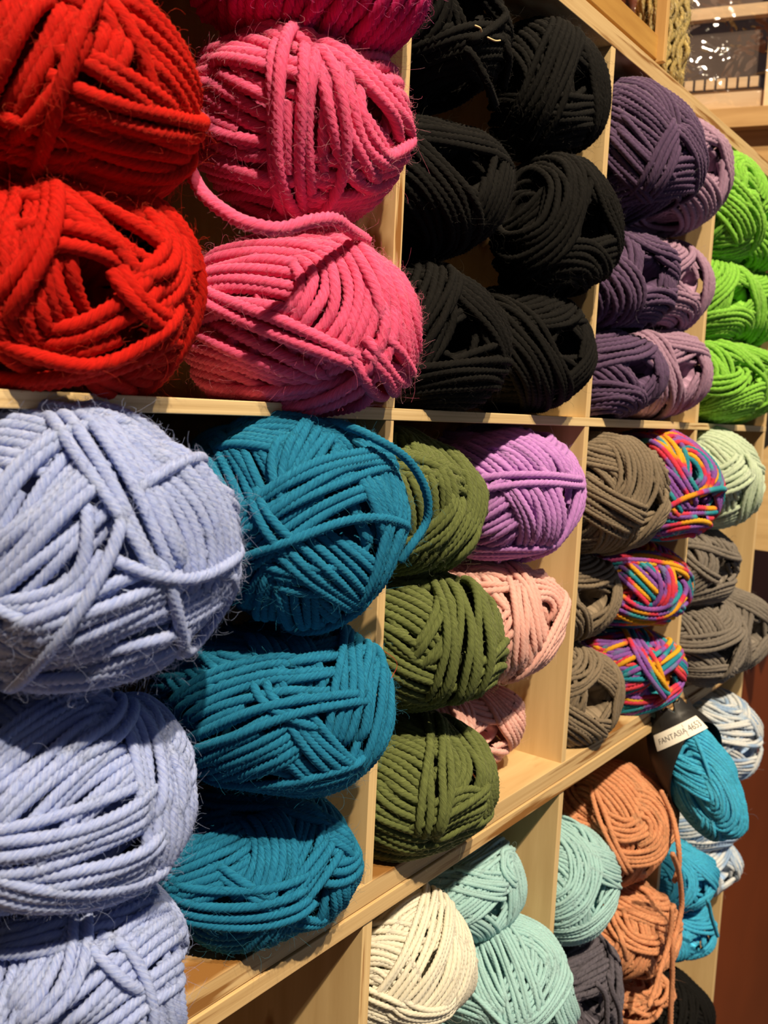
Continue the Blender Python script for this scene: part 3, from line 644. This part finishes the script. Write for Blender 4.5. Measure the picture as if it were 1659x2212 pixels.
B('MC1', YM['multi'], .0042, 'topmost rainbow striped yarn ball with a purple strand across it', 'rainbow yarn balls', lod=1, fuzz=.2)
B('MC2', YM['multi'], .0040, 'middle rainbow striped yarn ball with red strands across it', 'rainbow yarn balls', lod=1, fuzz=.2)
B('MC3', YM['multi'], .0040, 'lowest rainbow striped yarn ball on the double rail', 'rainbow yarn balls', lod=1, fuzz=.2)
B('MI', YM['mint'], .0046, 'mint green wool ball under the right end of the middle board', 'single wool balls', lod=2)
B('GR1', YM['grey'], .0042, 'warm grey wool ball right under the mint one', 'warm grey yarn balls', lod=2)
B('GR2', YM['grey'], .0042, 'warm grey wool ball above the pale blue and black-banded yarn', 'warm grey yarn balls', lod=2)
B('GR3', YM['grey'], .0044, 'farthest warm grey wool ball, against the right picture edge', 'warm grey yarn balls', lod=2)
B('W', YM['cream'], .0031, 'large cream yarn ball under the double rail', 'cream yarn balls', lod=1, nb=16, nper=10, hole=.16, fuzz=.4)
B('W2', YM['cream'], .0031, 'second cream yarn ball, mostly below the picture under the large one', 'cream yarn balls', lod=2, nb=16, nper=10, hole=.16)
B('Q1', YM['aqua'], .0029, 'aqua yarn ball tucked up behind the cream one', 'aqua yarn balls', lod=1, nb=16, nper=10, hole=.16, fuzz=.25)
B('Q2', YM['aqua'], .0029, 'largest aqua yarn ball, lowest in the cream compartment', 'aqua yarn balls', lod=1, nb=16, nper=10, hole=.16, fuzz=.25)
B('Q3', YM['aqua'], .0028, 'aqua yarn ball between a divider and the peach yarn', 'aqua yarn balls', lod=2, nb=16, nper=10, hole=.16)
B('DG', YM['slate'], .0040, 'slate grey yarn ball with loose ends hanging, under an aqua one', 'single wool balls', lod=2,
  loose=[[(.6019, -.03, -.3971), (.6014, -.035, -.4101), (.6121, -.037, -.4289), (.6187, -.037, -.4481)], [(.5816, -.03, -.3947), (.5921, -.034, -.4095), (.5965, -.035, -.4343)]])
B('PE1', YM['peach'], .0042, 'topmost and largest peach yarn ball', 'peach yarn balls', lod=1, fuzz=.2, axis=(-.2, -1, -.5),
  loose=[[(.7114, -.02, -.2972), (.7149, -.03, -.3178), (.7038, -.04, -.3329), (.7044, -.042, -.3519), (.7019, -.04, -.3656)]])
B('PE2', YM['peach'], .0042, 'middle peach yarn ball with a long strand hanging from it', 'peach yarn balls', lod=1, fuzz=.2,
  loose=[[(.6761, -.045, -.3292), (.6963, -.045, -.3532), (.7104, -.045, -.3841), (.7058, -.045, -.4019), (.6975, -.045, -.415), (.703, -.045, -.4475), (.7059, -.045, -.4734), (.7109, -.045, -.5022)]])
B('PE3', YM['peach'], .0042, 'lowest and flattest peach yarn ball', 'peach yarn balls', lod=2,
  loose=[[(.6371, -.02, -.3812), (.6267, -.03, -.3857), (.6383, -.03, -.4057)], [(.6965, -.042, -.3821), (.6973, -.042, -.4105), (.6813, -.042, -.4282), (.6731, -.042, -.4394), (.6596, -.042, -.449)]])
bl1 = yarn_ball('BL1', YM['azure'], .0034, 'topmost bright blue yarn ball wearing a black band with a white sticker', 'bright blue yarn balls', lod=1, fuzz=.1, axis=(0, -1, 0), rot=((.9994, .0199, -.0271), (-.0336, .5922, -.8051), (0, .8055, .5926)), nb=14, nper=10, hole=.2)
B('BL2', YM['azure'], .0034, 'middle bright blue yarn ball, below the banded one', 'bright blue yarn balls', lod=2, nb=14, nper=10, hole=.2)
B('BL3', YM['azure'], .0036, 'lowest bright blue yarn ball with a short tail hanging', 'bright blue yarn balls', lod=2, nb=13, nper=9,
  loose=[[(.7806, -.045, -.4111), (.7891, -.045, -.4214), (.7986, -.045, -.435), (.8105, -.045, -.4492), (.8241, -.045, -.465)]])
B('LB1', YM['sky'], .0040, 'topmost mottled pale blue yarn ball, right of the black band', 'pale blue mottled yarn balls', lod=2)
B('LB2', YM['sky'], .0040, 'middle mottled pale blue yarn ball, mostly hidden by bright blue', 'pale blue mottled yarn balls', lod=2)
B('LB3', YM['sky'], .0040, 'lowest mottled pale blue yarn ball', 'pale blue mottled yarn balls', lod=2)
B('K7', YM['black'], .0040, 'black yarn ball at the bottom edge under the bright blue ones', 'black yarn balls', lod=2, hole=.22)

# paper band and sticker round the topmost bright blue ball
m_band = plain('black_paper', (.014, .013, .013), .5, .35)
m_stick = plain('white_sticker', (.80, .77, .70), .6, .3)
m_ink = plain('grey_ink', (.13, .12, .12), .7, .2)
def band(root, key):
    """all in the ball's own frame: y runs along the ball from nose (-) to tail (+)"""
    cx, cy, cz, rx, ry, rz = BALLS[key]
    def pt(a, y, k=1.0):
        s_ = max(.66, math.sqrt(max(0, 1 - (y / ry) ** 2))) * 1.17 * k
        return (rx * s_ * math.cos(a), y, rz * s_ * math.sin(a))
    n = 72; m = 16; V = []
    th = np.arange(n) * 2 * math.pi / n
    for side in (0, 1):
        for k in range(m):
            q = k / (m - 1)
            for a in th:
                y0 = .001 + .0315 * math.cos(a - 1.955); y1 = .054 + .003 * math.sin(7 * a) + .0025 * math.sin(17 * a + 1)
                V.append(pt(a, y0 + (y1 - y0) * q, 1 - side * .012))
    V = np.array(V); F = []
    for side in (0, 1):
        o = side * m * n
        for k in range(m - 1):
            for j in range(n):
                q = [o + k * n + j, o + k * n + (j + 1) % n, o + (k + 1) * n + (j + 1) % n, o + (k + 1) * n + j]
                F.append(q[::-1] if side == 0 else q)
    for k in (0, m - 1):
        for j in range(n):
            a, b = k * n + j, k * n + (j + 1) % n
            F.append([a, b, m * n + b, m * n + a] if k == 0 else [b, a, m * n + a, m * n + b])
    bo = mesh_np('paper_band', V, np.array(F), m_band, root); bo['label'] = 'black paper band'
    A0, A1, Y0, Y1 = math.radians(201), math.radians(104), .0265, .0390
    sp = lambda u, v, k: pt(A0 + (A1 - A0) * u, Y0 + (Y1 - Y0) * v, k)
    nu, nv = 30, 6; st = []
    for k in (1.022, 1.008):
        for i in range(nu):
            for j in range(nv): st.append(sp(i / (nu - 1), j / (nv - 1), k))
    F = []; h = nu * nv
    for i in range(nu - 1):
        for j in range(nv - 1):
            q = [i * nv + j, (i + 1) * nv + j, (i + 1) * nv + j + 1, i * nv + j + 1]; F.append(q); F.append([h + x for x in q[::-1]])
    rim = [i * nv for i in range(nu)] + [(nu - 1) * nv + j for j in range(1, nv)] + [i * nv + nv - 1 for i in range(nu - 2, -1, -1)] + [j for j in range(nv - 2, 0, -1)]
    for a, b in zip(rim, rim[1:] + rim[:1]): F.append([a, h + a, h + b, b])
    so = mesh_np('sticker', np.array(st), np.array(F), m_stick, bo, smooth=False); so['label'] = 'white sticker'
    W_ = rx * 1.17 * .9 * abs(A1 - A0); H_ = Y1 - Y0
    def text(s, size, x, z, wide=1.0):
        cu = bpy.data.curves.new('print', 'FONT'); cu.body = s; cu.size = size; cu.align_x = 'CENTER'; cu.align_y = 'CENTER'; cu.resolution_u = 3
        t = bpy.data.objects.new('print', cu); COL.objects.link(t); dg = bpy.context.evaluated_depsgraph_get()
        me = bpy.data.meshes.new_from_object(t.evaluated_get(dg)); bpy.data.objects.remove(t)
        for v in me.vertices: v.co = sp((x + v.co.x * wide) / W_, (z + v.co.y) / H_, 1.028)
        o = bpy.data.objects.new('print', me); COL.objects.link(o); me.materials.clear(); me.materials.append(m_ink); o.parent = bo
    text('FANTASIA', .0062, W_ * .36, H_ * .48, .9); text('4653', .0078, W_ * .805, H_ * .48, .85)
    rule = np.array([sp(.605, .08, 1.028), sp(.613, .08, 1.028), sp(.613, .92, 1.028), sp(.605, .92, 1.028)])
    mesh_np('print', rule, np.array([[0, 1, 2, 3]]), m_ink, bo, smooth=False)
band(bl1, 'BL1')

# ------------------------------------------------------------------ small things
m_straw = plain('straw', (.62, .50, .26), .5, .4)
for k, (pts, lab) in enumerate([([(.3754, -.019, .1778), (.378, -.0205, .1772), (.3817, -.019, .1769)], 'short straight straw fleck caught in the unravelled black wool'),
                 ([(.3868, -.019, .1764), (.3907, -.021, .1757), (.3989, -.019, .1789)], 'bent straw fleck caught in the unravelled black wool')]):
    Q = np.array(pts); c = Q[1]; Q = smooth_path(Q - c, .0004); bt = Batch()
    bt.add(*tube(Q, np.tile([0., -1, 0], (len(Q), 1)), .0009, 6, 0, 1)); o = bt.build('straw_fleck', m_straw); o.location = tuple(c + [0, 0, ZO])
    tag(o, lab, 'straw', 'straw flecks')
m_thread = plain('red_thread', (.55, .05, .03), .7, .2)
Q = np.array([(.3067, -.035, -.1034), (.3125, -.036, -.1075), (.3152, -.036, -.1115), (.3124, -.035, -.1168)]); c = Q[1]; Q = smooth_path(Q - c, .0004)
bt = Batch(); bt.add(*tube(Q, np.tile([0., -1, 0], (len(Q), 1)), .00022, 5, 0, 1)); o = bt.build('thread_snippet', m_thread); o.location = tuple(c + [0, 0, ZO])
tag(o, 'thin red thread snippet clinging beside the middle teal ball', 'thread')

# tray of wooden slats standing on the top board, gold fuzzy yarn hanging beside it
m_tray = wood('honey_wood_along', 'xf', (.50, .28, .07), (.34, .16, .035))
m_tray2 = wood('honey_wood_upright', 'zf', (.60, .37, .14), (.46, .26, .08))
tr = empty('wooden_tray', (.50, .02, ZO + ZT + TT)); tag(tr, 'honey coloured wooden tray with a slatted edge standing on the top board', 'tray')
tz = ZT + TT + .006
unit_part(tr, 'tray_side', (.20, .004, tz), (.648, .010, tz + .016), m_tray)
unit_part(tr, 'tray_base', (.20, .010, tz), (.648, .15, tz + .005), m_tray)
unit_part(tr, 'tray_end', (.642, .010, tz + .005), (.648, .15, tz + .016), m_tray2)
unit_part(tr, 'corner_post', (.648, -.001, tz - .002), (.653, .007, tz + .075), m_tray2)
for xx in (.22, .60):
    unit_part(tr, 'foot', (xx, .03, ZT + TT), (xx + .02, .12, tz), m_tray)
for k in range(5):
    unit_part(tr, 'slat', (.52 + k * .022, .016, tz + .016), (.537 + k * .022, .14, tz + .021), m_tray)
m_gold = yarn_mat('gold_fuzzy_yarn', (.62, .46, .16), vary=.5, sheen=.6, spec=.4, rough=.4)
gs = empty('gold_skein', (.70, .02, ZO + ZT + TT)); tag(gs, 'fuzzy gold skein standing on the top board beside the wooden tray', 'skein')
bt = Batch(); hp = []; hn = []
for k in range(70):
    a = RNG.uniform(0, 6.28); q = math.sqrt(RNG.uniform(.15, 1))
    bx, by = .022 * q * math.cos(a), .022 * q * math.sin(a); j = lambda: RNG.normal(0, .0028)
    Q = smooth_path([(bx * .8 + j() - .019 * (1 - z / .19) * .3, by * .8 + j(), z) if z > .001 else (bx * .7, by * .7, .002) for z in (0, .012, .025, .038, .052, .066, .08, .094, .108, .125, .14, .16, .19)], .0015)
    Q[:, 0] -= .10 * Q[:, 2] * .3
    ref = unit(np.stack([np.full(len(Q), math.cos(a)), np.full(len(Q), math.sin(a)), np.zeros(len(Q))], 1))
    bt.add(*tube(Q, ref, .0036, 6, 3, .008, RNG.uniform(0, 9))); hp.append(Q + ref * .0015); hn.append(ref)
bt.build('wound_yarn', m_gold, gs)
tag(hairs(np.vstack(hp), np.vstack(hn), 5000, .009, .00009, .9).build('fuzz', m_gold, gs), kind='stuff')
for o in gs.children: o.location = (0, 0, 0)

# offcut of plywood lying in the empty lower left compartment
oc = box('plywood_offcut', (-.012, -.005, -.003), (.012, .05, .003), m_edge_x); oc.location = (.262, .012, ZO - .276); oc.rotation_euler = (0, .65, 0)
tag(oc, 'small plywood offcut wedged in the empty compartment under the rail', 'offcut')
bpy.data.objects.remove(oc)

# ------------------------------------------------------------------ packed weaving loom on the side shelf
m_pale = wood('pale_beech', 'xf', (.74, .56, .36), (.62, .44, .26))
m_card = plain('grey_card', (.115, .085, .07), .7, .2, .25, 9)
m_side = wood('side_shelf_wood', 'xf', (.50, .31, .13), (.36, .20, .07))
P0 = Vector((1.30, .05, 0)); E1 = Vector((.30, -1, 0)).normalized()          # the end wall's run, seen almost face on
AZ = math.atan2(E1.y, E1.x)
def end_part(root, name, u0, u1, d0, d1, z0, z1, mat, bev=.0006, label=None):
    o = box(name, (u0, d0, z0), (u1, d1, z1), mat, bev=bev); o.parent = root
    if label: o['label'] = label
    return o
def end_thing(name, label, cat, z):
    o = empty(name, (P0.x, P0.y, ZO + z)); o.rotation_euler = (0, 0, AZ); tag(o, label, cat); return o
ss = end_thing('side_shelf', 'wooden side shelf carrying the packed weaving loom at the top right', 'shelf', .33)
end_part(ss, 'shelf_board', -.30, .30, -.02, .22, .055, .080, m_side)
end_part(ss, 'front_rail', -.30, .30, .000, .018, -.005, .055, m_side)
end_part(ss, 'back_panel', -.30, .30, .20, .22, .080, .42, plain('dark_panel', (.05, .035, .03), .7))
lm = end_thing('weaving_loom', 'pale wooden weaving loom with a toothed comb packed in clear plastic', 'loom', .411)
end_part(lm, 'bottom_rail', -.235, .10, -.004, .008, .001, .0235, m_pale)
end_part(lm, 'top_rail', -.235, .10, -.004, .008, .118, .133, m_pale)
end_part(lm, 'side_rail', -.068, -.056, -.010, -.004, .000, .160, m_pale)
end_part(lm, 'comb_bar', -.235, -.07, .004, .008, .0235, .043, m_pale)
m_dark = plain('dark_slot', (.06, .045, .045), .8)
end_part(lm, 'comb_back', -.235, -.07, .0005, .004, .0285, .044, m_dark)
for k in range(-4, 7):
    u = -.168 + .0136 * k
    end_part(lm, 'tooth', u, u + .0106, -.002, .0005, .0295, .0425, m_pale, bev=.0004)
cd = end_part(lm, 'backing_card', -.235, .10, .010, .013, .001, .24, m_card); cd['label'] = 'grey backing card'
# clear plastic bag round the loom
nt = NT('clear_plastic'); nt.t.nodes.remove(nt.b)
tcn = nt.n('ShaderNodeTexCoord'); mpn = nt.n('ShaderNodeMapping'); mpn.inputs['Scale'].default_value = (20, 20, 30); mpn.inputs['Rotation'].default_value = (0, .6, 0); nt.l(tcn.outputs['Object'], mpn.inputs[0])
non = nt.n('ShaderNodeTexNoise'); non.inputs['Scale'].default_value = 1; non.inputs['Detail'].default_value = 2; non.inputs['Distortion'].default_value = 1.2; nt.l(mpn.outputs[0], non.inputs['Vector'])
bpn = nt.n('ShaderNodeBump'); bpn.inputs['Strength'].default_value = 1.0; bpn.inputs['Distance'].default_value = .013; nt.l(non.outputs['Fac'], bpn.inputs['Height'])
tr_ = nt.n('ShaderNodeBsdfTransparent'); tr_.inputs[0].default_value = (.93, .92, .92, 1)
gl = nt.n('ShaderNodeBsdfGlossy'); gl.inputs['Roughness'].default_value = .07; gl.inputs[0].default_value = (1, 1, 1, 1); nt.l(bpn.outputs[0], gl.inputs['Normal'])
mxn = nt.n('ShaderNodeMixShader'); mxn.inputs[0].default_value = .13; nt.l(tr_.outputs[0], mxn.inputs[1]); nt.l(gl.outputs[0], mxn.inputs[2])
nt.l(mxn.outputs[0], nt.t.nodes['Material Output'].inputs[0]); m_plastic = nt.m
bag = end_thing('plastic_bag', 'clear crinkled plastic bag wrapped round the weaving loom', 'bag', .411)
nu, nz = 60, 44; V = []; F = []
for side in (0, 1):
    for i in range(nz):
        for j in range(nu):
            a, b = j / (nu - 1), i / (nz - 1)
            bul = (math.sin(math.pi * a) * math.sin(math.pi * b)) ** .3
            d = (-.010 - .006 * math.sin(9 * a + 4 * b) * bul - .004 * math.sin(23 * a - 13 * b)) * bul - .005 if side == 0 else .004 + .014 * bul
            V.append((-.245 + a * .355, d, -.0005 + b * .25))
for side in (0, 1):
    o = side * nu * nz
    for i in range(nz - 1):
        for j in range(nu - 1):
            q = [o + i * nu + j, o + i * nu + j + 1, o + (i + 1) * nu + j + 1, o + (i + 1) * nu + j]; F.append(q if side == 0 else q[::-1])
mesh_np('plastic_film', np.array(V), np.array(F), m_plastic, bag)

# tilted pale board and dark box behind the grey yarn
import bmesh
bm = bmesh.new()
pts = [(-.118, -.163), (-.118, -.134), (-.07, -.074), (.10, .10), (.10, -.175)]
f0 = bm.faces.new([bm.verts.new((u, .0, z)) for u, z in pts]); r = bmesh.ops.extrude_face_region(bm, geom=[f0])
for v in r['geom']:
    if isinstance(v, bmesh.types.BMVert): v.co.y += .018
bmesh.ops.recalc_face_normals(bm, faces=bm.faces); bmesh.ops.bevel(bm, geom=list(bm.edges), offset=.001, segments=2, affect='EDGES')
me = bpy.data.meshes.new('display_board'); bm.to_mesh(me); bm.free(); me.materials.append(wood('board_wood', 'xf', (.60, .42, .20), (.46, .30, .13)))
o = bpy.data.objects.new('display_board', me); COL.objects.link(o); o.location = (P0.x, P0.y, ZO); o.rotation_euler = (0, 0, AZ)
tag(o, 'pale wooden board with a slanting edge behind the grey yarn at the right edge', 'board')
db = box('dark_box', (-.22, .03, -.12), (.12, .16, .02), plain('black_box', (.012, .010, .010), .5, .3, .3, 12), bev=.002)  # near-black box filling the dark background past the mint ball
db.location = (P0.x, P0.y, ZO); db.rotation_euler = (0, 0, AZ); tag(db, 'plain dark box behind the mint ball at the right edge', 'box')
